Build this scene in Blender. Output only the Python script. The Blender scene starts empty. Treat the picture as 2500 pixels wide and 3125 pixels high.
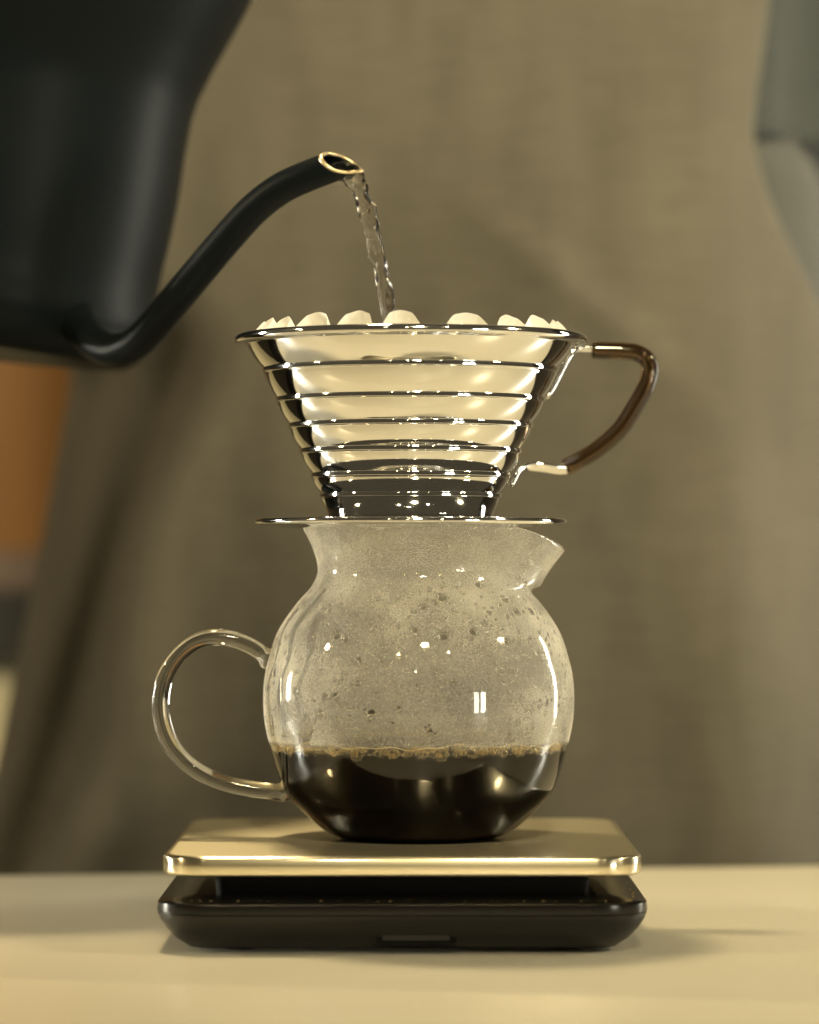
import bpy, math, random
from mathutils import Vector, Matrix
rnd = random.Random(7)
S = bpy.context.scene
R = math.radians

# ------------------------------------------------------------------ camera
ZC, DC, SC, HY = 0.1125, 1.05, 1e-4, 1710      # lens height, distance to the jug axis, metres per unit there, eye-level line
cam = bpy.data.cameras.new('camera'); co = bpy.data.objects.new('camera', cam)
S.collection.objects.link(co); S.camera = co
co.location = (0, -DC, ZC); co.rotation_euler = (R(90 + 0.805), 0, 0)
cam.sensor_width = 36; cam.lens = 36 * (DC / SC) / 3125
cam.clip_start = .05; cam.clip_end = 60
cam.dof.use_dof = True; cam.dof.focus_distance = 1.022; cam.dof.aperture_fstop = 7.0

# ------------------------------------------------------------------ world, lamps, exposure
W = bpy.data.worlds.new('World'); S.world = W; W.use_nodes = True
bg = W.node_tree.nodes['Background']; bg.inputs[0].default_value = (1, .82, .5, 1); bg.inputs[1].default_value = .055
WARM = (1, .79, .44); CREAM = (1, .85, .52); COOL = (1, .96, .78)
def lamp(name, loc, aim, power, color, shape='DISK', sx=.2, sy=.2, spread=180):
    l = bpy.data.lights.new(name, 'AREA'); l.energy = power; l.color = color; l.shape = shape; l.size = sx
    if shape in ('RECTANGLE', 'ELLIPSE'): l.size_y = sy
    l.spread = R(spread)
    o = bpy.data.objects.new(name, l); S.collection.objects.link(o); o.location = loc
    o.rotation_euler = (Vector(aim) - Vector(loc)).to_track_quat('-Z', 'Y').to_euler()
    return o
JC = (0.0028, 0, .07)
lamp('ceiling_lamp_front', (.16, -1.70, 1.38), (.10, .33, .64), 4.6, CREAM, sx=.20, spread=46)
lamp('ceiling_lamp_right', (1.68, -.42, 1.22), JC, 14, CREAM, sx=.19)
lamp('ceiling_lamp_left', (-1.86, -.30, 1.02), JC, .14, WARM, sx=.14, spread=20)
lamp('ceiling_lamp_over_counter', (-.17, .25, 1.32), (-.03, 0, 0), 11, WARM, sx=.12)
lamp('fill_lamp_back', (-.55, .70, 1.5), (-.35, 1.25, .1), .55, WARM, sx=.2, spread=70)  # added fill, no known fixture; brightens the wooden case and back counter
lamp('downlight', (-.75, -2.5, 1.6), (-.2, -.6, 0), 2, CREAM, sx=.10)
lamp('downlight', (1.05, -2.3, 1.6), (.2, -.6, 0), 3, CREAM, sx=.10)
lamp('downlight', (-.15, -3.3, 1.6), (0, -.6, 0), 3, CREAM, sx=.10)
lamp('window_pane', (2.25, -2.05, .02), JC, 10, COOL, 'RECTANGLE', .20, .62)
lamp('window_pane_beside', (2.05, -2.25, .02), JC, 7, COOL, 'RECTANGLE', .20, .62)
lamp('tall_window_right', (1.75, 1.02, .22), JC, 16, COOL, 'RECTANGLE', .14, 1.3)
lamp('tall_window_left', (-1.9, .75, .25), JC, .9, COOL, 'RECTANGLE', .14, 1.1, spread=15)
S.view_settings.view_transform = 'Standard'; S.view_settings.look = 'None'
S.view_settings.exposure = .35; S.view_settings.gamma = 1; S.view_settings.use_curve_mapping = False
S.cycles.use_denoising = True
S.cycles.max_bounces = 20; S.cycles.transmission_bounces = 16; S.cycles.glossy_bounces = 8; S.cycles.transparent_max_bounces = 24
S.cycles.sample_clamp_indirect = 40; S.cycles.blur_glossy = .02
S.cycles.caustics_refractive = True; S.cycles.caustics_reflective = True

# ------------------------------------------------------------------ helpers
def P(px, py, y=0.0):
    k = SC * (DC + y) / DC
    return Vector(((px - 1250) * k, y, ZC + (HY - py) * k))
def zat(py): return ZC + (HY - py) * SC
def mesh_obj(name, verts, faces, mat=None, parent=None, smooth=True, loc=None):
    me = bpy.data.meshes.new(name); me.from_pydata([tuple(v) for v in verts], [], faces); me.update()
    if smooth: me.polygons.foreach_set('use_smooth', [True] * len(me.polygons))
    o = bpy.data.objects.new(name, me); S.collection.objects.link(o)
    for m in (mat if isinstance(mat, (list, tuple)) else [mat]):
        if m: me.materials.append(m)
    if parent: o.parent = parent
    if loc is not None: o.location = loc
    return o
def empty(name, loc, label, cat, group=None):
    o = bpy.data.objects.new(name, None); o.empty_display_size = .02; S.collection.objects.link(o); o.location = loc
    o['label'] = label; o['category'] = cat
    if group: o['group'] = group
    return o
def tag(o, label, cat, group=None):
    o['label'] = label; o['category'] = cat
    if group: o['group'] = group
    return o
def keep(o, parent):                      # parent a mesh written in world coordinates
    o.parent = parent; o.matrix_parent_inverse = Matrix.Translation(-Vector(parent.location)); return o
def catmull(pts, n):
    pts = [Vector(p) for p in pts]; d = [0]
    for a, b in zip(pts, pts[1:]): d.append(d[-1] + max((b - a).length, 1e-9) ** .5)
    out = []
    def ev(t):
        i = max(0, min(len(pts) - 2, next((k for k in range(len(d) - 1) if d[k + 1] >= t), len(d) - 2)))
        p1, p2 = pts[i], pts[i + 1]
        p0 = pts[i - 1] if i else p1 * 2 - p2
        p3 = pts[i + 2] if i + 2 < len(pts) else p2 * 2 - p1
        t1, t2 = d[i], d[i + 1]
        t0 = d[i - 1] if i else t1 - (t2 - t1); t3 = d[i + 2] if i + 2 < len(pts) else t2 + (t2 - t1)
        A1 = p0 * ((t1 - t) / (t1 - t0)) + p1 * ((t - t0) / (t1 - t0))
        A2 = p1 * ((t2 - t) / (t2 - t1)) + p2 * ((t - t1) / (t2 - t1))
        A3 = p2 * ((t3 - t) / (t3 - t2)) + p3 * ((t - t2) / (t3 - t2))
        B1 = A1 * ((t2 - t) / (t2 - t0)) + A2 * ((t - t0) / (t2 - t0))
        B2 = A2 * ((t3 - t) / (t3 - t1)) + A3 * ((t - t1) / (t3 - t1))
        return B1 * ((t2 - t) / (t2 - t1)) + B2 * ((t - t1) / (t2 - t1))
    for k in range(n): out.append(ev(d[-1] * k / (n - 1)))
    return out
def lathe(prof, seg, cx=0, cy=0, closed=False, close_ends=True):
    v, f = [], []; n = len(prof)
    for r, z in prof:
        for k in range(seg):
            a = 2 * math.pi * k / seg; v.append((cx + r * math.cos(a), cy + r * math.sin(a), z))
    rows = n if closed else n - 1
    for i in range(rows):
        j = (i + 1) % n
        for k in range(seg):
            l = (k + 1) % seg; f.append((i * seg + k, i * seg + l, j * seg + l, j * seg + k))
    if close_ends and not closed:
        if prof[0][0] > 1e-7: f.append(tuple(range(seg))[::-1])
        if prof[-1][0] > 1e-7: f.append(tuple((n - 1) * seg + k for k in range(seg)))
    return v, f
def frames(path):
    T = []
    for i in range(len(path)):
        T.append((path[min(i + 1, len(path) - 1)] - path[max(i - 1, 0)]).normalized())
    up = Vector((0, -1, 0)); N = []
    for t in T:
        n = (up - t * up.dot(t)); n.normalize(); N.append(n); up = n
    return T, N
def tube(path, rad, seg=24, caps=True, squash=1.0, shear=None):
    T, N = frames(path); v, f = [], []; n = len(path)
    for i, (p, t, a) in enumerate(zip(path, T, N)):
        b = t.cross(a); r = rad[i] if isinstance(rad, (list, tuple)) else rad
        for k in range(seg):
            th = 2 * math.pi * k / seg
            q = p + a * (r * squash * math.cos(th)) + b * (r * math.sin(th))
            if shear: q = q + t * shear(i, (q - p) / r)
            v.append(q)
    for i in range(n - 1):
        for k in range(seg):
            l = (k + 1) % seg; f.append((i * seg + k, i * seg + l, (i + 1) * seg + l, (i + 1) * seg + k))
    if caps:
        f.append(tuple(range(seg))[::-1]); f.append(tuple((n - 1) * seg + k for k in range(seg)))
    return v, f
def rrect_ring(hx, hy, r, z, cx, cy, n=10):
    out = []
    for (sx, sy, a0) in ((1, 1, 0), (-1, 1, 90), (-1, -1, 180), (1, -1, 270)):
        for k in range(n + 1):
            a = R(a0 + 90 * k / n); out.append((cx + sx * (hx - r) + r * math.cos(a), cy + sy * (hy - r) + r * math.sin(a), z))
    return out
def rrect_loft(hx, hy, r, rows, cx, cy, n=10):        # rows: (offset, z) from bottom to top, ends closed
    v, f = [], []; m = 4 * (n + 1)
    for off, z in rows: v += rrect_ring(hx + off, hy + off, max(r + off, .0005), z, cx, cy, n)
    for i in range(len(rows) - 1):
        for k in range(m):
            l = (k + 1) % m; f.append((i * m + k, i * m + l, (i + 1) * m + l, (i + 1) * m + k))
    f.append(tuple(range(m))[::-1]); f.append(tuple((len(rows) - 1) * m + k for k in range(m)))
    return v, f
def box(x0, x1, y0, y1, z0, z1):
    v = [(x, y, z) for x in (x0, x1) for y in (y0, y1) for z in (z0, z1)]
    return v, [(0, 1, 3, 2), (4, 6, 7, 5), (0, 4, 5, 1), (2, 3, 7, 6), (0, 2, 6, 4), (1, 5, 7, 3)]
def autosmooth(o, deg=35):
    me = o.data
    me.set_sharp_from_angle(angle=R(deg))
    return o

# ------------------------------------------------------------------ materials
def mat(name):
    m = bpy.data.materials.new(name); m.use_nodes = True; nt = m.node_tree
    return m, nt, nt.nodes['Principled BSDF']
def node(nt, t, **kw):
    n = nt.nodes.new(t)
    for k, v in kw.items():
        if k in n.inputs: n.inputs[k].default_value = v
        else: setattr(n, k, v)
    return n
def coords(nt): return nt.nodes.new('ShaderNodeTexCoord').outputs['Object']
def noise(nt, vec, scale, detail=3, rough=.5):
    n = node(nt, 'ShaderNodeTexNoise', Scale=scale, Detail=detail, Roughness=rough)
    nt.links.new(vec, n.inputs['Vector']); return n.outputs['Fac']
def ramp(nt, fac, stops):
    n = nt.nodes.new('ShaderNodeValToRGB'); e = n.color_ramp.elements
    while len(e) < len(stops): e.new(.5)
    for el, (p, c) in zip(e, stops): el.position = p; el.color = c if len(c) == 4 else (*c, 1)
    nt.links.new(fac, n.inputs['Fac']); return n.outputs['Color']
def bump(nt, h, strength, dist, bsdf=None, normal=None):
    b = node(nt, 'ShaderNodeBump', Strength=strength, Distance=dist); nt.links.new(h, b.inputs['Height'])
    if normal: nt.links.new(normal, b.inputs['Normal'])
    if bsdf: nt.links.new(b.outputs['Normal'], bsdf.inputs['Normal'])
    return b.outputs['Normal']
def maprange(nt, fac, a, b, c, d):
    n = node(nt, 'ShaderNodeMapRange'); nt.links.new(fac, n.inputs['Value'])
    for k, x in zip(('From Min', 'From Max', 'To Min', 'To Max'), (a, b, c, d)): n.inputs[k].default_value = x
    return n.outputs['Result']
def mapping(nt, vec, scale, rot=(0, 0, 0)):
    n = nt.nodes.new('ShaderNodeMapping'); n.inputs['Scale'].default_value = scale; n.inputs['Rotation'].default_value = rot
    nt.links.new(vec, n.inputs['Vector']); return n.outputs['Vector']

def plain(name, color, rough=.5, metal=0, **kw):
    m, nt, b = mat(name); b.inputs['Base Color'].default_value = (*color, 1)
    b.inputs['Roughness'].default_value = rough; b.inputs['Metallic'].default_value = metal
    for k, v in kw.items(): b.inputs[k.replace('_', ' ')].default_value = v
    return m
# counter: pale engineered stone, faint mottling
M_counter, nt, b = mat('counter_stone'); c = coords(nt)
nt.links.new(ramp(nt, noise(nt, c, 700, 3, .6), [(.25, (.605, .570, .465)), (.75, (.635, .598, .49))]), b.inputs['Base Color'])
b.inputs['Roughness'].default_value = .30; bump(nt, noise(nt, c, 900, 2), .02, .0002, b)
M_floor = plain('floor_dark', (.012, .010, .008), .8)
M_wall = plain('wall_dark', (.10, .08, .055), .8)
# polished steel of the dripper
M_steel, nt, b = mat('polished_steel'); c = coords(nt)
b.inputs['Base Color'].default_value = (.86, .865, .87, 1); b.inputs['Metallic'].default_value = 1
nt.links.new(maprange(nt, noise(nt, c, 90, 4), .35, .75, .035, .10), b.inputs['Roughness'])
bump(nt, noise(nt, c, 120, 2), .03, .0006, b)
# brushed steel of the scale platform: lacquered grain, a clear lobe over a wide brushed one
M_brush, nt, b = mat('brushed_steel'); c = coords(nt)
b.inputs['Metallic'].default_value = 1
st = noise(nt, mapping(nt, c, (25, 2600, 600)), 1, 3, .6)
nt.links.new(ramp(nt, st, [(.3, (.84, .76, .55)), (.7, (.92, .84, .63))]), b.inputs['Base Color'])
b.inputs['Roughness'].default_value = .28
b.inputs['Anisotropic'].default_value = .85; tg = node(nt, 'ShaderNodeTangent', direction_type='UV_MAP', uv_map='brush'); nt.links.new(tg.outputs[0], b.inputs['Tangent'])
g2 = node(nt, 'ShaderNodeBsdfGlossy', Roughness=.07); g2.inputs['Color'].default_value = (.82, .75, .58, 1)
mx = node(nt, 'ShaderNodeMixShader'); mx.inputs[0].default_value = .5
nt.links.new(b.outputs[0], mx.inputs[1]); nt.links.new(g2.outputs[0], mx.inputs[2]); nt.links.new(mx.outputs[0], nt.nodes['Material Output'].inputs['Surface'])
M_gloss = plain('gloss_black_plastic', (.005, .005, .005), .22, Specular_IOR_Level=.35)
M_satin, nt, b = mat('satin_black_plastic'); b.inputs['Base Color'].default_value = (.009, .0085, .0075, 1); b.inputs['Roughness'].default_value = .38; b.inputs['Specular IOR Level'].default_value = .32
bump(nt, noise(nt, coords(nt), 3000, 2), .12, .0001, b)
M_rubber = plain('rubber', (.004, .004, .004), .75, Specular_IOR_Level=.1)
M_kettle, nt, b = mat('kettle_powder_coat'); b.inputs['Base Color'].default_value = (.0048, .0070, .0085, 1); b.inputs['Specular IOR Level'].default_value = .07
b.inputs['Roughness'].default_value = .40; bump(nt, noise(nt, coords(nt), 2200, 2), .18, .00012, b)
M_spin = plain('bare_steel_edge', (.80, .66, .42), .35, 1)
M_grip, nt, b = mat('brown_resin'); b.inputs['Base Color'].default_value = (.085, .047, .017, 1); b.inputs['Roughness'].default_value = .06
b.inputs['Transmission Weight'].default_value = .85; b.inputs['IOR'].default_value = 1.5
M_paper, nt, b = mat('filter_paper'); c = coords(nt)
b.inputs['Base Color'].default_value = (.90, .885, .83, 1); b.inputs['Roughness'].default_value = .8
b.inputs['Subsurface Weight'].default_value = .0; bump(nt, noise(nt, c, 1400, 4), .06, .0001, b)
tr = node(nt, 'ShaderNodeBsdfTranslucent'); tr.inputs['Color'].default_value = (.88, .84, .74, 1)
mx = node(nt, 'ShaderNodeMixShader'); mx.inputs[0].default_value = .18
nt.links.new(b.outputs[0], mx.inputs[1]); nt.links.new(tr.outputs[0], mx.inputs[2]); nt.links.new(mx.outputs[0], nt.nodes['Material Output'].inputs['Surface'])
# clear glass
M_glass, nt, b = mat('clear_glass'); b.inputs['Base Color'].default_value = (.985, .99, .98, 1)
b.inputs['Roughness'].default_value = 0; b.inputs['Transmission Weight'].default_value = 1; b.inputs['IOR'].default_value = 1.5
def add_haze(nt, b, amount):
    at = node(nt, 'ShaderNodeAttribute', attribute_name='mist'); c = coords(nt)
    vo = node(nt, 'ShaderNodeTexVoronoi', Scale=1900); nt.links.new(c, vo.inputs['Vector'])
    nr = bump(nt, maprange(nt, vo.outputs['Distance'], 0, .62, 1, 0), .8, .0004)
    tr = node(nt, 'ShaderNodeBsdfTranslucent'); tr.inputs['Color'].default_value = (.95, .91, .80, 1); nt.links.new(nr, tr.inputs['Normal'])
    df = node(nt, 'ShaderNodeBsdfDiffuse'); df.inputs['Color'].default_value = (.95, .91, .80, 1); nt.links.new(nr, df.inputs['Normal'])
    m0 = node(nt, 'ShaderNodeMixShader'); m0.inputs[0].default_value = .5; nt.links.new(tr.outputs[0], m0.inputs[1]); nt.links.new(df.outputs[0], m0.inputs[2])
    pat = maprange(nt, noise(nt, c, 48, 4), .34, .66, .35, 1.5)
    grain = maprange(nt, vo.outputs['Distance'], .15, .65, 1.15, .75)
    f1 = node(nt, 'ShaderNodeMath', operation='MULTIPLY'); nt.links.new(at.outputs['Fac'], f1.inputs[0]); nt.links.new(pat, f1.inputs[1])
    f2 = node(nt, 'ShaderNodeMath', operation='MULTIPLY'); nt.links.new(f1.outputs[0], f2.inputs[0]); nt.links.new(grain, f2.inputs[1])
    f3 = node(nt, 'ShaderNodeMath', operation='MULTIPLY'); nt.links.new(f2.outputs[0], f3.inputs[0]); f3.inputs[1].default_value = amount
    lw = node(nt, 'ShaderNodeLayerWeight', Blend=.5); ed = maprange(nt, lw.outputs['Facing'], 0, 1, .52, 2.1)
    f4 = node(nt, 'ShaderNodeMath', operation='MULTIPLY'); nt.links.new(f3.outputs[0], f4.inputs[0]); nt.links.new(ed, f4.inputs[1]); f3 = f4
    mx = node(nt, 'ShaderNodeMixShader'); nt.links.new(f3.outputs[0], mx.inputs[0]); nt.links.new(b.outputs[0], mx.inputs[1]); nt.links.new(m0.outputs[0], mx.inputs[2])
    nt.links.new(mx.outputs[0], nt.nodes['Material Output'].inputs['Surface'])
M_hazed, nt, b = mat('hazed_glass'); b.inputs['Base Color'].default_value = (.985, .99, .98, 1)
b.inputs['Roughness'].default_value = 0; b.inputs['Transmission Weight'].default_value = 1; b.inputs['IOR'].default_value = 1.5
add_haze(nt, b, .36)
# inner face of the glass with beaded condensation where the vertex attribute "mist" says so
M_mist, nt, b = mat('misted_glass'); c = coords(nt)
b.inputs['Base Color'].default_value = (.985, .985, .97, 1); b.inputs['Transmission Weight'].default_value = 1; b.inputs['IOR'].default_value = 1.5
at = node(nt, 'ShaderNodeAttribute', attribute_name='mist')
vo = node(nt, 'ShaderNodeTexVoronoi', Scale=1900); vo.feature = 'F1'; nt.links.new(c, vo.inputs['Vector'])
dome = maprange(nt, vo.outputs['Distance'], 0, .62, 1, 0)
hm = node(nt, 'ShaderNodeMath', operation='MULTIPLY'); nt.links.new(dome, hm.inputs[0]); nt.links.new(at.outputs['Fac'], hm.inputs[1])
nrm = bump(nt, hm.outputs[0], .9, .0004, b)
rm = node(nt, 'ShaderNodeMath', operation='MULTIPLY'); rm.inputs[1].default_value = .10; nt.links.new(at.outputs['Fac'], rm.inputs[0]); nt.links.new(rm.outputs[0], b.inputs['Roughness'])
tr = node(nt, 'ShaderNodeBsdfTranslucent'); tr.inputs['Color'].default_value = (.92, .92, .9, 1); nt.links.new(nrm, tr.inputs['Normal'])
df = node(nt, 'ShaderNodeBsdfDiffuse'); df.inputs['Color'].default_value = (.92, .92, .9, 1); nt.links.new(nrm, df.inputs['Normal'])
mx0 = node(nt, 'ShaderNodeMixShader'); mx0.inputs[0].default_value = .5; nt.links.new(tr.outputs[0], mx0.inputs[1]); nt.links.new(df.outputs[0], mx0.inputs[2])
fm = node(nt, 'ShaderNodeMath', operation='MULTIPLY'); fm.inputs[1].default_value = .22; nt.links.new(at.outputs['Fac'], fm.inputs[0])
mx = node(nt, 'ShaderNodeMixShader'); nt.links.new(fm.outputs[0], mx.inputs[0]); nt.links.new(b.outputs[0], mx.inputs[1]); nt.links.new(mx0.outputs[0], mx.inputs[2])
nt.links.new(mx.outputs[0], nt.nodes['Material Output'].inputs['Surface'])
M_water, nt, b = mat('water'); b.inputs['Base Color'].default_value = (.99, .99, .98, 1); b.inputs['Roughness'].default_value = 0
b.inputs['Transmission Weight'].default_value = 1; b.inputs['IOR'].default_value = 1.333
M_coffee = plain('coffee', (.004, .0022, .001), .5, Specular_IOR_Level=0.0)
M_bubble, nt, b = mat('coffee_bubble')
lw = node(nt, 'ShaderNodeLayerWeight', Blend=.5)
tp = node(nt, 'ShaderNodeBsdfTransparent'); tp.inputs['Color'].default_value = (.99, .95, .84, 1)
gl = node(nt, 'ShaderNodeBsdfGlossy', Roughness=.05); gl.inputs['Color'].default_value = (1, .90, .62, 1)
dd = node(nt, 'ShaderNodeBsdfTranslucent'); dd.inputs['Color'].default_value = (.98, .84, .50, 1)
m0 = node(nt, 'ShaderNodeMixShader'); m0.inputs[0].default_value = .75
df = node(nt, 'ShaderNodeBsdfDiffuse'); df.inputs['Color'].default_value = (.96, .80, .46, 1)
m1 = node(nt, 'ShaderNodeMixShader'); m1.inputs[0].default_value = .6; nt.links.new(dd.outputs[0], m1.inputs[1]); nt.links.new(df.outputs[0], m1.inputs[2])
nt.links.new(gl.outputs[0], m0.inputs[1]); nt.links.new(m1.outputs[0], m0.inputs[2])
pw = node(nt, 'ShaderNodeMath', operation='POWER'); nt.links.new(lw.outputs['Facing'], pw.inputs[0]); pw.inputs[1].default_value = 2.2
mx = node(nt, 'ShaderNodeMixShader'); nt.links.new(maprange(nt, pw.outputs[0], 0, 1, .06, 1.0), mx.inputs[0])
nt.links.new(tp.outputs[0], mx.inputs[1]); nt.links.new(m0.outputs[0], mx.inputs[2]); nt.links.new(mx.outputs[0], nt.nodes['Material Output'].inputs['Surface'])
nt.nodes.remove(b)
M_foam, nt, b = mat('coffee_foam'); c = coords(nt)
b.inputs['Roughness'].default_value = .25; b.inputs['Base Color'].default_value = (.74, .60, .34, 1)
vo = node(nt, 'ShaderNodeTexVoronoi', Scale=900); nt.links.new(c, vo.inputs['Vector']); bump(nt, maprange(nt, vo.outputs['Distance'], 0, .7, 1, 0), .8, .0005, b)
# cloth
def cloth(name, c1, c2, weave, rough=.9):
    m, nt, b = mat(name); c = coords(nt)
    big = noise(nt, mapping(nt, c, (7, 7, 2.5)), 1, 4, .6); fine = noise(nt, mapping(nt, c, (45, 45, 300)), 1, 3, .6)
    a = node(nt, 'ShaderNodeMath', operation='MULTIPLY_ADD'); nt.links.new(fine, a.inputs[0]); a.inputs[1].default_value = .15; nt.links.new(big, a.inputs[2])
    nt.links.new(ramp(nt, a.outputs[0], [(.40, c1), (.74, c2)]), b.inputs['Base Color']); b.inputs['Roughness'].default_value = rough
    b.inputs['Sheen Weight'].default_value = .15; b.inputs['Specular IOR Level'].default_value = .15
    w1 = node(nt, 'ShaderNodeTexWave', Scale=weave); w1.bands_direction = 'Z'; nt.links.new(c, w1.inputs['Vector'])
    w2 = node(nt, 'ShaderNodeTexWave', Scale=weave); w2.bands_direction = 'X'; nt.links.new(c, w2.inputs['Vector'])
    s = node(nt, 'ShaderNodeMath', operation='ADD'); nt.links.new(w1.outputs['Fac'], s.inputs[0]); nt.links.new(w2.outputs['Fac'], s.inputs[1])
    bump(nt, s.outputs[0], .4, .0004, b)
    return m
M_apron = cloth('apron_canvas', (.064, .058, .045), (.158, .144, .115), 420)
M_shirt = cloth('shirt_cloth', (.026, .031, .032), (.052, .060, .059), 500)
M_trouser = cloth('trouser_cloth', (.058, .058, .053), (.092, .092, .084), 400)
M_wood, nt, b = mat('orange_wood'); c = coords(nt)
g = noise(nt, mapping(nt, c, (30, 30, 2)), 1, 4, .6)
nt.links.new(ramp(nt, g, [(.3, (.125, .052, .005)), (.7, (.18, .075, .009))]), b.inputs['Base Color']); b.inputs['Roughness'].default_value = .5
M_mauve = plain('mauve_paint', (.10, .07, .055), .6)
M_black = plain('black_top', (.006, .006, .006), .5)
M_tan = plain('tan_panel', (.58, .52, .36), .6)

# ------------------------------------------------------------------ setting
def structure(o): o['kind'] = 'structure'; return o
v, f = [(-6, -6, -.92), (6, -6, -.92), (6, 6, -.92), (-6, 6, -.92)], [(0, 1, 2, 3)]
structure(mesh_obj('floor', v, f, M_floor, smooth=False))
v, f = box(-5, 5, 1.75, 1.85, -.92, 2.2)
structure(mesh_obj('wall', v, f, M_wall, smooth=False))
ct_rows = [(-.004, -.04), (0, -.036), (0, -.003), (-.0009, -.0009), (-.003, 0)]
v, f = rrect_loft(.95, .36, .01, ct_rows, 0, 0, 4)
counter = mesh_obj('counter', v, f, M_counter); autosmooth(counter, 50)
counter.rotation_euler = (0, 0, R(7.2)); counter.location = (.035, -.157, 0); structure(counter)

# back counter with things, far behind on the left
bc = empty('back_counter', (-.45, 1.25, -.92), 'pale tan cabinet with a thick black top far behind the apron', 'cabinet')
v, f = box(-.9, -.06, 1.14, 1.70, -.92, .052); keep(mesh_obj('cabinet_front', v, f, M_tan, smooth=False), bc)
v, f = box(-.92, -.05, 1.11, 1.70, .053, .094); keep(mesh_obj('countertop', v, f, M_black, smooth=False), bc)
wb = empty('wooden_case', (-.30, 1.3, .094), 'orange wooden case standing on the black countertop', 'case')
v, f = box(-.42, -.10, 1.20, 1.45, .119, .75); keep(mesh_obj('case_body', v, f, M_wood, smooth=False), wb)
v, f = box(-.43, -.09, 1.19, 1.46, .0945, .1185); keep(mesh_obj('plinth', v, f, M_mauve, smooth=False), wb)

# ------------------------------------------------------------------ person behind the counter (apron, shirt, trousers)
pr = empty('person', (.03, .47, -.92), 'person in a khaki canvas apron over a grey shirt, standing behind the counter', 'person')
BCX, BCY = .03, .47
def body_y(x, rx, ry):
    q = min(1, abs((x - BCX) / rx)); return BCY - ry * (1 - q ** 2.1) ** (1 / 2.1)
def rx_at(z): return .178 + .20 * max(0, .19 - max(z, -.1)) + .02 * max(0, z - .3)
def tube_body(name, z0, z1, inset, material, extra=None, n=72, m=60, ry0=.145):
    v, f = [], []
    for j in range(m + 1):
        z = z0 + (z1 - z0) * j / m; rx = rx_at(z) * 1.0 - inset; ry = ry0 - inset
        for k in range(n):
            a = 2 * math.pi * k / n; ca, sa = math.cos(a), math.sin(a)
            w = extra(a, z) if extra else 0
            x = BCX + (rx + w) * math.copysign(abs(ca) ** (2 / 2.1), ca); y = BCY + (ry + w) * math.copysign(abs(sa) ** (2 / 2.1), sa)
            v.append((x, y, z))
    for j in range(m):
        for k in range(n):
            l = (k + 1) % n; f.append((j * n + k, j * n + l, (j + 1) * n + l, (j + 1) * n + k))
    f.append(tuple(range(n))[::-1]); f.append(tuple(m * n + k for k in range(n)))
    return keep(mesh_obj(name, v, f, material), pr)
def tro(a, z): return .006 * math.sin(7 * a + 3 * z) + .010 * math.exp(-((a - 5.35 - .5 * (.25 - z)) / .12) ** 2) * 1
tube_body('trousers', -.90, .2885, .014, M_trouser, tro)
def shi(a, z): return .004 * math.sin(9 * a + 14 * z) + .003 * math.sin(16 * a - 30 * z) + (.0012 if z < .30 else 0)
tube_body('shirt', .286, .80, .005, M_shirt, shi, m=90)
def apron():
    n, m = 150, 110; v, f = [], []; z0, z1 = -.55, .62
    for j in range(m + 1):
        z = z0 + (z1 - z0) * j / m; rx = rx_at(z)
        xl = BCX - rx * .9995
        zz = min(max((.285 - z) / .15, 0), 1)
        xr = .143 + (.065 * zz ** 1.3) + .004 * math.sin(40 * z)
        xr = min(xr, BCX + rx * .985)
        for i in range(n + 1):
            t = i / n; x = xl + (xr - xl) * (1 - (1 - t) ** 1.6) if False else xl + (xr - xl) * t
            q = (x - xl) / .05
            x_ = xl + (xr - xl) * (t ** 1.5)
            y = body_y(x_, rx, .145) - .012
            low = min(max((.30 - z) / .3, 0), 1)
            # long folds falling from the left hip, shallower ones over the front
            s = x_ + .13 - .32 * (z - .15)
            y += .012 * math.exp(-((s + .012) / .013) ** 2) * (.4 + .6 * low)
            y += .017 * math.exp(-((s - .020) / .013) ** 2) * (.3 + .7 * low)
            y -= .010 * math.exp(-((s - .052) / .016) ** 2) * low
            y += .0065 * math.sin(34 * (x_ - .05 * z)) * (.3 + .7 * low) + .0042 * math.sin(77 * x_ + 9 * z) * (.3 + .7 * low)
            y -= .006 * math.exp(-((x_ - .118 + .10 * (z - .1)) / .016) ** 2) * low
            y += .002 * max(0, 1 - (xr - x_) / .03) ** 2
            # diagonal crease on the right
            d = (x_ - .045) * .62 + (z - .235 + .0) * .78; e = -(x_ - .045) * .78 + (z - .235) * .62
            y -= .006 * math.exp(-(d / .006) ** 2) * math.exp(-((e + .03) / .05) ** 2)
            v.append((x_, y, z))
    N = len(v)
    for (x, y, z) in list(v): v.append((x, y + .0014, z))
    for j in range(m):
        for i in range(n):
            a = j * (n + 1) + i; q = (a, a + 1, a + n + 2, a + n + 1)
            f.append(q); f.append(tuple(N + k for k in q[::-1]))
    def rim(seq):
        for a, b in zip(seq, seq[1:]): f.append((a, a + N, b + N, b))
    rim([j * (n + 1) + n for j in range(m + 1)][::-1]); rim([j * (n + 1) for j in range(m + 1)])
    o = keep(mesh_obj('apron', v, f, M_apron), pr); return o
apron()

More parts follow.
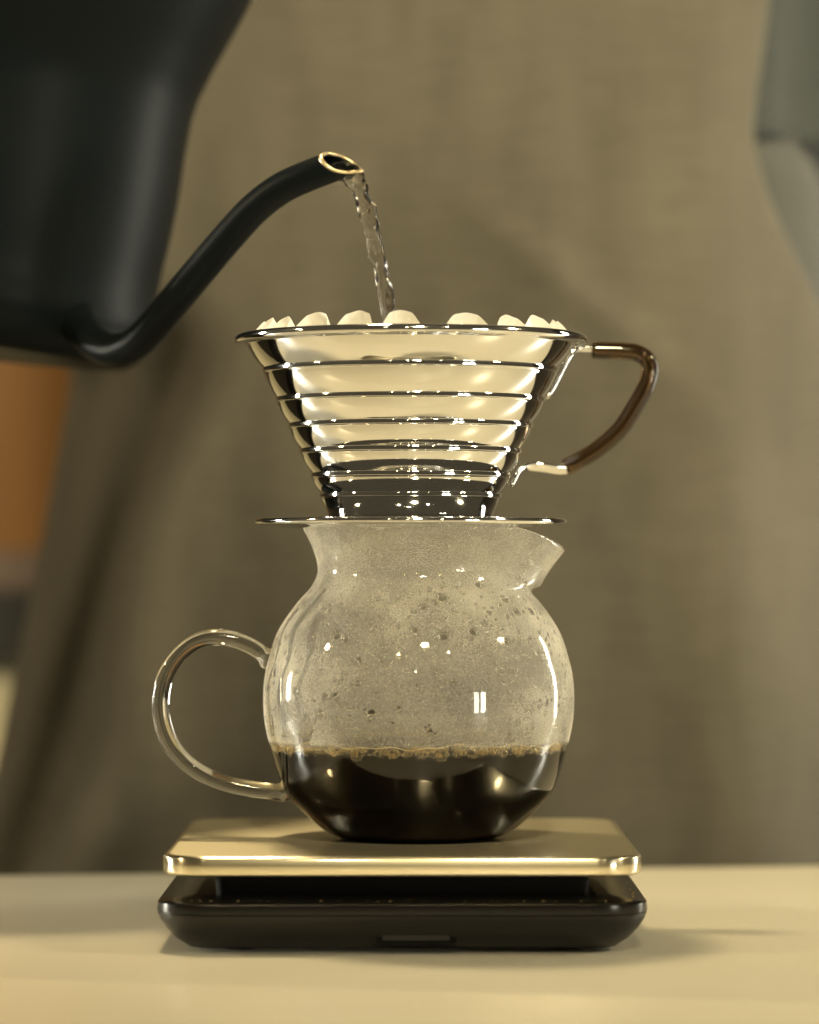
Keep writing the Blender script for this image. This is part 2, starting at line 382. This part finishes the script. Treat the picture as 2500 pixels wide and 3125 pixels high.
# ------------------------------------------------------------------ scale
SX, SY = -.0021, .007
sc = empty('kitchen_scale', (SX, SY, 0), 'black digital kitchen scale with brushed steel platform on the pale counter', 'scale')
rows = [(-.0125, .0009), (-.0092, .0014), (-.0055, .0038), (-.0028, .0066), (-.0010, .0092), (-.0002, .0112), (-.0002, .0113)]
v, f = rrect_loft(.0708, .0775, .016, rows, SX, SY, 12); keep(autosmooth(mesh_obj('lower_shell', v, f, M_satin), 40), sc)
rows = [(-.0009, .01135), (-.0001, .0116), (0, .0120), (-.0002, .0142), (-.0010, .0149), (-.0030, .0152), (-.0098, .0160), (-.011, .0163)]
v, f = rrect_loft(.0708, .0775, .016, rows, SX, SY, 12); keep(autosmooth(mesh_obj('upper_shell', v, f, M_gloss), 40), sc)
rows = [(-.017, .0162), (-.0165, .0200), (-.0172, .0210), (-.02, .0221)]
v, f = rrect_loft(.0708, .0775, .02, rows, SX, SY, 10); keep(autosmooth(mesh_obj('platform_support', v, f, M_rubber), 40), sc)
rows = [(-.0011, .0222), (-.0004, .0224), (0, .0231), (0, .0270), (-.0003, .0275), (-.0009, .0279), (-.0022, .0280), (-.004, .0280)]
v, f = rrect_loft(.0690, .0745, .0135, rows, SX, SY, 14); plat = keep(autosmooth(mesh_obj('platform', v, f, M_brush), 60), sc)
uv = plat.data.uv_layers.new(name='brush')                      # grain runs across the scale
for lp in plat.data.loops:
    q = plat.data.vertices[lp.vertex_index].co; uv.data[lp.index].uv = (q.y + q.z, q.x)
for sx in (-1, 1):
    for sy in (-1, 1):
        v, f = lathe([(.006, 0), (.0062, .0004), (.0060, .0024)], 20, SX + sx * .047, SY + sy * .054); keep(mesh_obj('rubber_foot', v, f, M_rubber), sc)
yf = SY - .0775
v, f = box(SX - .0075, SX + .0155, yf + .0042, yf + .012, .0032, .0066); po = keep(mesh_obj('port_cover', v, f, M_rubber, smooth=False), sc)
v, f = box(SX - .0055, SX + .0135, yf + .0038, yf + .011, .0040, .0058); keep(mesh_obj('port_slot', v, f, M_black, smooth=False), sc)
# crumbs of coffee dust on the ledge
v, f = [], []
for i in range(150):
    side = rnd.random()
    if side < .5: x = SX + rnd.uniform(-.062, .066); y = yf + rnd.uniform(.0022, .006)
    else: x = SX + .0708 - rnd.uniform(.003, .016); y = SY - rnd.uniform(.02, .066)
    r = rnd.choice((.00008, .0001, .00013, .0002, .00028)); z = .0153 + r * .2
    k = len(v)
    for d in ((1, 0, 0), (-1, 0, 0), (0, 1, 0), (0, -1, 0), (0, 0, 1), (0, 0, -1)): v.append((x + d[0] * r * rnd.uniform(.6, 1.2), y + d[1] * r, z + d[2] * r))
    for a, b_, c_ in ((0, 2, 4), (2, 1, 4), (1, 3, 4), (3, 0, 4), (2, 0, 5), (1, 2, 5), (3, 1, 5), (0, 3, 5)): f.append((k + a, k + b_, k + c_))
du = mesh_obj('coffee_dust', v, f, plain('crumb', (.42, .28, .11), .8), smooth=False); du['kind'] = 'stuff'
tag(du, 'tiny tan coffee crumbs scattered along the black ledge of the scale', 'crumbs')

# ------------------------------------------------------------------ glass server
GX, ZF = .0028, .0281
jug = empty('glass_server', (GX, 0, ZF), 'round glass coffee server with loop handle, misted inside, standing on the scale', 'coffee server')
prof_px = [(0.0, 2555), (150, 2555), (222, 2554.5), (250, 2549), (279, 2537), (334, 2494), (398, 2428), (430, 2361), (456, 2267), (470, 2200), (474, 2132), (471, 2075), (462, 2028),
           (430, 1929), (372, 1842), (328, 1792), (309, 1752), (308, 1735), (313, 1706), (326, 1668), (342, 1635), (351, 1618), (353, 1609)]
prof = [(max(p.x, 0), p.y) for p in catmull([Vector((r * SC, ZF + (2555 - y) * SC, 0)) for r, y in prof_px], 210)]
SEG = 600
def spout_w(a):
    a = abs((a + math.pi) % (2 * math.pi) - math.pi)
    return math.exp(-(a / .44) ** 1.45)
ZS0, ZTOP = ZF + (2555 - 1822) * SC, prof[-1][1]
tipx, tipz = (1722 - 1278) * SC, ZF + (2555 - 1684) * SC
def jug_point(i, a):
    r, z = prof[i]
    if z > ZS0:
        t = (z - ZS0) / (ZTOP - ZS0); w = spout_w(a)
        r0 = (1640 - 1278) * SC * .985
        rs = r0 + (tipx - r0) * t + .0008 * math.sin(math.pi * t) * -1; zs = ZS0 + (tipz - ZS0) * t
        e = min(1, t * 4); w *= e * e * (3 - 2 * e)
        r, z = r + (max(rs, r) - r) * w, z + (zs - z) * w
    return Vector((r * math.cos(a), r * math.sin(a), z))
grid = [[jug_point(i, 2 * math.pi * k / SEG) for k in range(SEG)] for i in range(len(prof))]
NR = len(prof)
def gnorm(i, k):
    a, b = grid[min(i + 1, NR - 1)][k], grid[max(i - 1, 0)][k]; c_, d = grid[i][(k + 1) % SEG], grid[i][k - 1]
    n = (c_ - d).cross(a - b)
    return n.normalized() if n.length > 1e-12 else Vector((0, 0, -1))
TH = .0017
def inner(i, k, t=TH):
    if i == 0: return grid[0][k] + Vector((0, 0, t))
    return grid[i][k] - gnorm(i, k) * t
inn = [[inner(i, k) for k in range(SEG)] for i in range(NR)]
off = Vector((GX, 0, 0))
v = [p + off for row in grid for p in row]; f = []; mi = []
B = len(v); v += [p + off for row in inn for p in row]
for i in range(NR - 1):
    for k in range(SEG):
        l = (k + 1) % SEG
        f.append((i * SEG + k, i * SEG + l, (i + 1) * SEG + l, (i + 1) * SEG + k)); mi.append(0)
        f.append((B + i * SEG + l, B + i * SEG + k, B + (i + 1) * SEG + k, B + (i + 1) * SEG + l)); mi.append(1)
# rounded lip
rows = []
for q in (.25, .5, .75):
    base = len(v); rows.append(base)
    for k in range(SEG):
        o_, i_ = grid[-1][k], inn[-1][k]; up = (grid[-1][k] - grid[-3][k]).normalized()
        v.append(o_.lerp(i_, q) + up * (TH * .5 * math.sin(math.pi * q)) + off)
chain = [(NR - 1) * SEG] + rows + [B + (NR - 1) * SEG]
for a, b_ in zip(chain, chain[1:]):
    for k in range(SEG):
        l = (k + 1) % SEG; f.append((a + k, a + l, b_ + l, b_ + k)); mi.append(0)
body = mesh_obj('glass_body', v, f, [M_hazed, M_mist]); body.data.polygons.foreach_set('material_index', mi)
keep(body, jug)
ZFILL = .0562
# drops: (z, angle, radius); angle -90 deg faces the lens
drops = []
for (px, py, r) in ((1340, 1825, 17), (1325, 1840, 10), (1290, 1850, 14), (1268, 1862, 12), (1520, 1828, 14), (1556, 1868, 13), (1604, 1870, 12), (1468, 1904, 9), (1433, 1928, 13),
                    (1348, 1946, 16), (1530, 1962, 11), (1540, 1910, 8), (1562, 1928, 8), (1571, 1957, 7), (1600, 1960, 9), (1562, 1980, 8), (1625, 1998, 11), (1478, 1998, 7), (1562, 2005, 6),
                    (1040, 1945, 16), (1068, 1950, 14), (1018, 1862, 12), (1005, 1905, 11), (1100, 1870, 8), (1158, 1830, 9), (1132, 1900, 7), (1265, 1925, 14), (1105, 2020, 12), (1168, 2022, 9),
                    (1036, 2132, 14), (1008, 2132, 8), (1056, 2085, 7), (1102, 2088, 11), (1378, 2082, 10), (996, 2180, 13), (1045, 2198, 11), (1142, 2185, 18), (1570, 2128, 7), (1582, 2172, 6),
                    (1638, 2180, 6), (1560, 2208, 7), (1298, 2228, 8), (1310, 2242, 9), (1535, 2252, 9), (1202, 2215, 8), (1180, 2012, 8), (1130, 2010, 6), (1120, 1990, 7)):
    z = zat(py); rr = next(prof[i][0] for i in range(NR) if prof[i][1] >= z) - TH
    s = max(-.97, min(.97, (px - 1278) * SC / rr)); z = ZC + (HY - py) * SC * (DC - rr * math.sqrt(1 - s * s)) / DC
    drops.append((z, -math.acos(s), r * SC * .95))
big_n = len(drops)
for i in range(620):
    py = rnd.uniform(1780, 2230); z = zat(py)
    front = rnd.random() < .75
    a = rnd.uniform(-math.pi + .2, -.2) if front else rnd.uniform(.2, math.pi - .2)
    drops.append((z, a, rnd.choice((2.5, 3, 3, 4, 4, 5, 6, 7, 9)) * SC * .75))
import bisect
zs_ = [p[1] for p in prof]
def wall(z, a):
    i = min(max(bisect.bisect_left(zs_, z), 1), NR - 2); k = int(round(a / (2 * math.pi) * SEG)) % SEG
    return inn[i][k] + off, gnorm(i, k), i, k
mist = [0.0] * len(v)
for i in range(NR):
    z = prof[i][1]
    w = min(max((z - (ZFILL + .0005)) / .0015, 0), 1)
    for k in range(SEG): mist[B + i * SEG + k] = w * (1 if k > SEG // 2 else .6)
# run-down streaks where water has wiped the mist away on the handle side
for (a0, wd, zt, zb) in ((-2.62, .045, .104, .060), (-2.40, .05, .097, .058), (-2.83, .035, .098, .060), (2.7, .05, .1, .06), (2.3, .04, .09, .06)):
    for i in range(NR):
        z = prof[i][1]
        if zb < z < zt:
            for k in range(SEG):
                a = 2 * math.pi * k / SEG; d = (a - a0 - .03 * math.sin(z * 320) + math.pi) % (2 * math.pi) - math.pi
                q = min(max((abs(d) - wd * (.6 + .4 * math.sin(z * 170 + a0))) / .012, 0), 1)
                mist[B + i * SEG + k] = min(mist[B + i * SEG + k], .12 + .88 * q)
dm = {}
def drop_mesh():
    v, f = [], []; n, m = 18, 8
    for j in range(m + 1):
        t = math.pi * j / m
        for k in range(n):
            a = 2 * math.pi * k / n; v.append((math.sin(t) * math.cos(a), math.sin(t) * math.sin(a) * (1 + .12 * math.sin(a)), .42 * math.cos(t)))
    for j in range(m):
        for k in range(n):
            l = (k + 1) % n; f.append((j * n + k, (j + 1) * n + k, (j + 1) * n + l, j * n + l))
    return v, f
dv, dfc = drop_mesh()
me_drop = None; sv, sf = [], []
for n_, (z, a, r) in enumerate(drops):
    if z < ZFILL + .003: continue
    p, nr, i, k = wall(z, a)
    # wipe the mist under the drop
    span_i = int(r * 1.3 / .0006) + 2; span_k = int(r * 1.3 / (2 * math.pi * max(prof[i][0], .01) / SEG)) + 2
    for ii in range(max(i - span_i, 0), min(i + span_i, NR)):
        for kk in range(k - span_k, k + span_k + 1):
            q = inn[ii][kk % SEG] + off; d = (q - p).length
            w = min(max((d - r * .98) / (r * .10 + .00012), 0), 1); ix = B + ii * SEG + kk % SEG
            mist[ix] = min(mist[ix], w)
    tz = -nr; tx = Vector((0, 0, 1)).cross(tz).normalized(); ty = tz.cross(tx)
    el = rnd.uniform(.95, 1.35); sxr = r * rnd.uniform(.8, 1.05)
    Mx = Matrix((tx * sxr, ty * r * el, tz * r)).transposed().to_4x4(); Mx.translation = p + tz * (r * .10)
    if n_ < big_n:
        if me_drop is None:
            me_drop = bpy.data.meshes.new('water_drop'); me_drop.from_pydata(dv, [], dfc); me_drop.update()
            me_drop.polygons.foreach_set('use_smooth', [True] * len(me_drop.polygons)); me_drop.materials.append(M_water)
        o = bpy.data.objects.new('water_drop', me_drop); S.collection.objects.link(o); o.parent = jug
        o.matrix_parent_inverse = Matrix.Translation(-Vector(jug.location)); o.matrix_basis = Mx
    else:
        kb = len(sv); sv += [Mx @ Vector(q) for q in dv]; sf += [tuple(kb + t for t in q) for q in dfc]
o = keep(mesh_obj('condensation_beads', sv, sf, M_water), jug); o['kind'] = 'stuff'
for q in range(B): mist[q] = mist[B + q] * (1 if q % SEG > SEG // 2 else .25)
at_ = body.data.attributes.new('mist', 'FLOAT', 'POINT'); at_.data.foreach_set('value', mist)
# handle: solid glass rod
hp = [P(x, y) for x, y in ((838, 2030), (812, 2004), (770, 1974), (720, 1953), (665, 1944), (600, 1957), (545, 2000), (505, 2065), (491, 2140), (500, 2215), (535, 2290), (600, 2350), (690, 2390), (780, 2409), (850, 2416), (884, 2416))]
path = catmull(hp, 90); rad = []
for i in range(90):
    t = i / 89; r = .0024 + .00025 * math.sin(math.pi * t) ** 2
    r += .0010 * math.exp(-((t - .035) / .022) ** 2) + .0007 * math.exp(-((t - .97) / .03) ** 2); rad.append(r)
v, f = tube(path, rad, 28); keep(mesh_obj('handle', v, f, M_glass), jug)

# ------------------------------------------------------------------ coffee in the server
cf = empty('coffee', (GX, 0, ZF + TH), 'black coffee with a ring of golden bubbles filling the lower third of the glass server', 'coffee')
RW = next(prof[i][0] for i in range(NR) if prof[i][1] >= ZFILL) - TH
# foam collar: uneven ring that climbs the glass a little
v, f = [], []; n = 240
for k in range(n):
    a = 2 * math.pi * k / n
    h = .0019 + .0005 * math.sin(5 * a + 1) + .0004 * math.sin(13 * a) + .0003 * math.sin(29 * a + 2) + (.0010 if math.cos(a) < -.75 else 0) * (abs(math.cos(a)) - .75) * 4
    wd = .0026 + .001 * math.sin(7 * a + .4)
    for (dr, dz) in ((.00003, h * .82), (.00005, h * .92), (-.0001, h), (-.0004, h * .95), (-.0008, h * .8), (-.0004, h * .78)):
        r = RW + dr; v.append((GX + r * math.cos(a), r * math.sin(a), ZFILL + dz))
for k in range(n):
    l = (k + 1) % n
    for j in range(5): f.append((k * 6 + j, l * 6 + j, l * 6 + j + 1, k * 6 + j + 1))
keep(mesh_obj('foam_collar', v, f, M_foam), cf)
def ball(n=16, m=10):
    v, f = [], []
    for j in range(m + 1):
        t = math.pi * j / m
        for k in range(n): a = 2 * math.pi * k / n; v.append((math.sin(t) * math.cos(a), math.sin(t) * math.sin(a), math.cos(t)))
    for j in range(m):
        for k in range(n):
            l = (k + 1) % n; f.append((j * n + k, (j + 1) * n + k, (j + 1) * n + l, j * n + l))
    return v, f
bv, bf = ball(); me_b = bpy.data.meshes.new('bubble'); me_b.from_pydata(bv, [], bf); me_b.update()
me_b.polygons.foreach_set('use_smooth', [True] * len(me_b.polygons)); me_b.materials.append(M_bubble)
big = [(880, 11), (915, 20), (960, 17), (1000, 9), (1030, 10), (1055, 13), (1105, 25), (1160, 11), (1205, 18), (1245, 13), (1285, 17), (1340, 23), (1390, 13), (1427, 18), (1463, 13), (1488, 11),
       (1520, 14), (1560, 15), (1595, 12), (1628, 14), (1660, 11), (1690, 12), (1710, 10)]
spots = []
for (px, r) in big:
    s = max(-.985, min(.985, (px - 1278) * SC / (RW - r * SC))); spots.append((-math.acos(s), r * SC, ZFILL - r * SC * .35 + .0002))
for i in range(40): spots.append((rnd.uniform(.1, math.pi - .1), rnd.uniform(7, 20) * SC, ZFILL + .0002))
ci = [i for i in range(NR) if prof[i][1] < ZFILL]
def groove(a):                        # how far the bubbles press the coffee down along the glass
    d = .0013 + .0003 * math.sin(37 * a)
    for (ab, r, z) in spots:
        x = ((a - ab + math.pi) % (2 * math.pi) - math.pi) * RW
        if abs(x) < r: d = max(d, ZFILL - z + .95 * math.sqrt(r * r - x * x))
    return d
gd = [groove(2 * math.pi * k / SEG) for k in range(SEG)]
v, f = [], []
for i in ci:
    for k in range(SEG):
        g = min(max((prof[i][1] - (ZFILL - gd[k])) / .0005, 0), 1)
        v.append(inner(i, k, (TH - .00035 if i else TH - .0003) + .0034 * g) + off)
n = SEG
for i in range(len(ci) - 1):
    for k in range(n):
        l = (k + 1) % n; f.append((i * n + k, i * n + l, (i + 1) * n + l, (i + 1) * n + k))
top = (len(ci) - 1) * n; cidx = len(v); v.append(Vector((GX, 0, v[top].z)))
for k in range(n): f.append((top + k, top + (k + 1) % n, cidx))
keep(mesh_obj('liquid', v, f, M_coffee), cf)
for a, r, z in spots:
    o = bpy.data.objects.new('bubble', me_b); S.collection.objects.link(o); o.parent = cf; o.matrix_parent_inverse = Matrix.Translation(-Vector(cf.location))
    rr = RW + .00005 - r * .92; o.location = (GX + rr * math.cos(a), rr * math.sin(a), z); o.scale = (r, r, r * .9)
sv, sf = [], []; bv2, bf2 = ball(10, 6)
for i in range(1000):
    a = rnd.uniform(0, 2 * math.pi); r = rnd.choice((3, 4, 4, 5, 6, 7, 9)) * SC
    rr = RW - r * .9 - abs(rnd.gauss(0, .0006)); z = ZFILL + rnd.uniform(-.0014, .0018) + (.0012 if math.cos(a) > .75 else 0) * rnd.random()
    kb = len(sv); sv += [Vector((GX + rr * math.cos(a), rr * math.sin(a), z)) + Vector(q) * r for q in bv2]; sf += [tuple(kb + t for t in q) for q in bf2]
o = keep(mesh_obj('foam_bubbles', sv, sf, M_bubble), cf); o['kind'] = 'stuff'

# ------------------------------------------------------------------ dripper
DX = .0004
def zat(py): return ZC + (HY - py - 8) * SC
ZP = zat(1604)          # underside of the plate, resting on the server's lip
dr = empty('coffee_dripper', (DX, 0, ZP), 'polished stainless steel cone dripper with ribbed wall sitting on the glass server', 'dripper')
ridge = [(449, 1123), (409, 1213), (371, 1292), (336, 1369), (302, 1443), (275, 1505)]
op = []                              # outer profile from the rim down
def add(r, y): op.append((r * SC, zat(y)))
add(505, 1038); add(499, 1046)
prev = (499, 1046)
for (r, y) in ridge:
    # straight cone down to a narrow raised bead
    x1, y1 = r + 1.6, y - 8
    for t in (.02, .1, .3, .5, .7, .9, .98): add(prev[0] + (x1 - prev[0]) * t + 11 * t * (1 - t), prev[1] + (y1 - prev[1]) * t + 5.5 * t * (1 - t))
    for a_, b_ in ((1.4, -7.4), (1.7, -6.8), (2.7, -6.2), (3.3, -5.2), (3.7, 0), (3.3, 5), (2.6, 6.2), (1.2, 7), (-.9, 7.8)): add(r + a_, y + b_)
    prev = (r - 1.8, y + 9)
add(*prev); add(254, 1562); add(251, 1572)
outer = catmull([Vector((r, z, 0)) for r, z in op], 700)
outer = [(p.x, p.y) for p in outer]
inn_ = [(r - .0006, z) for r, z in outer[::-1]]
v, f = lathe(outer[::-1] + inn_[::-1], 192, DX, 0, closed=True); keep(mesh_obj('cone', v, f, M_steel), dr)
# flared lip with a rolled bead
rp = [(498, 1046), (505, 1040.5), (512, 1037.5), (519, 1036.5)]
cx_, cy_, rr_ = 524, 1028.5, 14
for k in range(0, 15): a = R(115 - k * 20.5); rp.append((cx_ + rr_ * math.cos(a - R(0)), cy_ + rr_ * math.sin(a)))
rp2 = [(r * SC, zat(y)) for r, y in rp]
rp2 += [(492 * SC, zat(1034)), (488 * SC, zat(1044))]
v, f = lathe(rp2, 192, DX, 0, closed=True); keep(mesh_obj('rim', v, f, M_steel), dr)
# base plate: rolled edge, dished underside
bp = [(240, 1604), (352, 1604), (372, 1603), (392, 1600), (420, 1596.5), (452, 1594.5), (466, 1594)]
for k in range(9): a = R(90 - k * 22.5); bp.append((467 + 10.5 * math.cos(a), 1584 + 10 * math.sin(a)))
bp += [(452, 1576), (420, 1579), (380, 1584), (340, 1586), (262, 1585), (252, 1574), (240, 1572)]
v, f = lathe([(r * SC, zat(y)) for r, y in bp], 192, DX, 0, closed=True); keep(autosmooth(mesh_obj('base_plate', v, f, M_steel), 50), dr)
# handle: bent flat steel strip with a brown grip
HYD = .024
strip = catmull([P(x, y, d) for x, y, d in ((1668, 1212, .016), (1690, 1180, .018), (1712, 1135, .020), (1737, 1090, .022), (1765, 1068, .024), (1815, 1066, .025), (1900, 1072, .026))], 40)
v, f = tube(strip, .0009, 12, squash=2.4); keep(mesh_obj('handle_strip', v, f, M_steel), dr)
strip = catmull([P(x, y, d) for x, y, d in ((1560, 1482, .012), (1573, 1455, .013), (1590, 1432, .015), (1615, 1424, .018), (1660, 1427, .021), (1725, 1434, .024), (1780, 1412, .025))], 40)
v, f = tube(strip, .0009, 12, squash=2.2); keep(mesh_obj('handle_strip', v, f, M_steel), dr)
gp = catmull([P(x, y, .025) for x, y in ((1806, 1068), (1850, 1069), (1905, 1071), (1942, 1076), (1972, 1094), (1984, 1125), (1978, 1160), (1962, 1198), (1938, 1240), (1892, 1310), (1822, 1372), (1768, 1405), (1724, 1429))], 80)
v, f = tube(gp, [.0021 if i in (0, 79) else .0027 for i in range(80)], 28); gr = keep(mesh_obj('grip', v, f, M_grip), dr); gr['label'] = 'translucent brown resin grip'
core = gp[6:-6]
v, f = tube(core, .0009, 10); keep(mesh_obj('grip_core', v, f, M_steel), dr)

# ------------------------------------------------------------------ paper filter
pf = []; NF = 20; segf = 720; rowsf = 14; v, f = [], []
hts = [rnd.uniform(.85, 1.08) for _ in range(NF)]; wid = [rnd.uniform(.40, .52) for _ in range(NF)]
zr = .1799
for j in range(rowsf + 1):
    t = j / rowsf
    for k in range(segf):
        a = 2 * math.pi * k / segf; u = ((a + .055 * math.sin(3 * a + 1) + .035 * math.sin(7 * a)) / (2 * math.pi) * NF + .5); n_ = int(math.floor(u)) % NF
        q = u - math.floor(u); wq = wid[n_]                       # high, inward flutes of uneven width
        e = min(max((.5 - abs(q - .5) - (.5 - wq)) / .24, 0), 1); w = e * e * (3 - 2 * e)
        w2 = .5 - .5 * math.cos(2 * math.pi * q)
        rb = .0222 + (.0482 - .0222) * t; amp = (.001 + .0042 * t)
        zb = ZP + .004; zt = zr + (.0046 * w * hts[n_]) + .0012 * w2 ** 2
        r = rb + .0005 * t + .0012 * max(0, (t - .93) / .07) - amp * (.6 * w + .4 * w2)
        v.append((DX + r * math.cos(a), r * math.sin(a), zb + (zt - zb) * t))
for j in range(rowsf):
    for k in range(segf):
        l = (k + 1) % segf; f.append((j * segf + k, j * segf + l, (j + 1) * segf + l, (j + 1) * segf + k))
f.append(tuple(range(segf))[::-1])
o = mesh_obj('paper_filter', v, f, M_paper); tag(o, 'white fluted paper filter with wavy edge rising above the steel dripper rim', 'paper filter')

# ------------------------------------------------------------------ gooseneck kettle
KY = .135
ket = empty('gooseneck_kettle', P(-170, 1110, KY), 'matte black gooseneck kettle tilted to pour over the dripper', 'kettle')
tilt = R(7)
kb = Vector(P(-175, 1090, KY)); ax = Vector((math.sin(tilt), 0, math.cos(tilt))); ex = Vector((math.cos(tilt), 0, -math.sin(tilt)))
outl = [(455, 1045), (470, 1000), (478, 900), (515, 740), (545, 590), (566, 450), (592, 330), (640, 225), (700, 115), (752, 20), (775, -30)]
kp = []
for px, py in outl:
    d = P(px, py, KY) - kb; kp.append((d.dot(ex), d.dot(ax)))
kp = [(p.x, p.y) for p in catmull([Vector((r, h, 0)) for r, h in kp], 60)]
r0, h0 = kp[0]
foot = [(0, h0 - .0105), (r0 - .012, h0 - .0105), (r0 - .007, h0 - .0098), (r0 - .0028, h0 - .0072), (r0 - .0006, h0 - .0035)]
KM = Matrix((ex, Vector((0, 1, 0)), ax)).transposed().to_4x4(); KM.translation = kb
def kput(name, v, f, m, parent=ket):
    o = mesh_obj(name, [KM @ Vector(q) for q in v], f, m); return keep(o, parent)
v, f = lathe(foot + kp, 128); kput('body', v, f, M_kettle)
rt, ht = kp[-1]
v, f = lathe([(rt - .0015, ht - .0002), (rt + .0007, ht + .0002), (rt + .0009, ht + .0012), (rt, ht + .0022), (rt - .0025, ht + .0022)], 96); kput('top_band', v, f, M_spin)
v, f = lathe([(rt - .003, ht + .0023), (rt - .004, ht + .0045), (rt * .6, ht + .0075), (.012, ht + .009), (0, ht + .009)], 96); kput('lid', v, f, M_kettle)
v, f = lathe([(.006, ht + .0091), (.005, ht + .014), (.010, ht + .020), (.011, ht + .024), (.007, ht + .027), (0, ht + .0275)], 48); kput('lid_knob', v, f, M_kettle)
hp = catmull([Vector(q) for q in ((-rt + .002, 0, ht - .012), (-rt - .03, 0, ht - .005), (-rt - .055, 0, ht - .02), (-rt - .06, 0, ht - .06), (-rt - .045, 0, ht - .10))], 40)
v, f = tube(hp, [.0085] * 40, 20); kput('handle', v, f, M_kettle)
# spout
sp = [(215, 955, .092), (255, 1010, .082), (300, 1052, .072), (350, 1068, .064), (405, 1052, .055), (460, 1003, .046), (540, 908, .036), (620, 812, .028), (700, 718, .021), (780, 632, .015), (860, 572, .010), (940, 535, .006), (1000, 512, .004), (1035, 499, .003)]
NS = 140; path = catmull([P(*q) for q in sp], NS)
rad = []
for i in range(NS):
    t = i / (NS - 1); rad.append(.0056 - .0009 * t + .0022 * math.exp(-(t / .05) ** 2))
def shear(i, o):                                  # slanted cut that opens up and towards the front, with a drawn-out pouring lip
    t = max(0, (i - (NS - 22)) / 21); t = t * t
    return t * (-.0034 * o.z + .0030 * o.y + .0030 * max(0, -o.z) ** 4)
v, f = tube(path, rad, 40, caps=False, shear=shear)
n0 = len(v); v2, f2 = tube(path, [r - .0006 for r in rad], 40, caps=False, shear=shear)
v += v2; f += [tuple(n0 + q for q in ff[::-1]) for ff in f2]
keep(mesh_obj('spout', v, f, M_kettle), ket)
last = (NS - 1) * 40; v3, f3 = [], []
T, N_ = frames(path); tdir = T[-1]
for k in range(40):
    a, b_ = Vector(v[last + k]), Vector(v[n0 + last + k]); c_ = (a + b_) / 2; o_ = (a - b_).normalized()
    for q in range(8): th = 2 * math.pi * q / 8; v3.append(c_ + o_ * (.0006 * math.cos(th)) + tdir * (.0008 * math.sin(th)))
for k in range(40):
    l = (k + 1) % 40
    for q in range(8): f3.append((k * 8 + q, k * 8 + (q + 1) % 8, l * 8 + (q + 1) % 8, l * 8 + q))
keep(mesh_obj('spout_lip', v3, f3, M_spin), ket)

# ------------------------------------------------------------------ poured water
wp = [(1000, 528, .0045), (1040, 521, .003), (1068, 524, .0022), (1088, 550, .0018), (1105, 600, .0014), (1127, 670, .001), (1147, 750, .0008), (1166, 840, .0004), (1184, 950, 0), (1202, 1090, 0), (1214, 1240, 0), (1222, 1400, 0)]
NW = 260; path = catmull([P(*q) for q in wp], NW); T, N_ = frames(path)
v, f = [], []; sg = 48
lumps = [(rnd.uniform(.08, .62), rnd.uniform(0, 2 * math.pi), rnd.uniform(.07, .17), rnd.uniform(.006, .016), rnd.uniform(.3, .6)) for _ in range(26)]
for i in range(NW):
    t = i / (NW - 1); p, tt, nn = path[i], T[i], N_[i]; bb = tt.cross(nn)
    base = .0027 + .0005 * math.exp(-((t - .13) / .06) ** 2) - .0009 * t
    fl = .72 + .18 * math.sin(11 * t)
    for k in range(sg):
        th = 2 * math.pi * k / sg
        rr = base * (1 + min(1, t * 8) * (.13 * math.sin(3 * th + 22 * t) + .12 * math.sin(2 * th - 47 * t + 1) + .05 * math.sin(4 * th + 90 * t) + .03 * math.sin(th - 140 * t + 2)))
        for (lt, la, lm, lw_, lb) in lumps:
            if abs(t - lt) < .05: rr += base * lm * math.exp(-((t - lt) / lw_) ** 2) * math.exp(-(((th - la + math.pi) % (2 * math.pi) - math.pi) / lb) ** 2)
        v.append(p + nn * (rr * fl * math.cos(th)) + bb * (rr * math.sin(th)))
for i in range(NW - 1):
    for k in range(sg):
        l = (k + 1) % sg; f.append((i * sg + k, i * sg + l, (i + 1) * sg + l, (i + 1) * sg + k))
f.append(tuple(range(sg))[::-1]); f.append(tuple((NW - 1) * sg + k for k in range(sg)))
o = mesh_obj('water_stream', v, f, M_water); tag(o, 'clear stream of water falling from the kettle spout into the filter', 'water')

for o in S.objects:                        # outward normals on every closed mesh
    if o.type == 'MESH' and o.name not in ('glass_body',):
        import bmesh
        bm = bmesh.new(); bm.from_mesh(o.data); bmesh.ops.recalc_face_normals(bm, faces=bm.faces[:]); bm.to_mesh(o.data); bm.free()
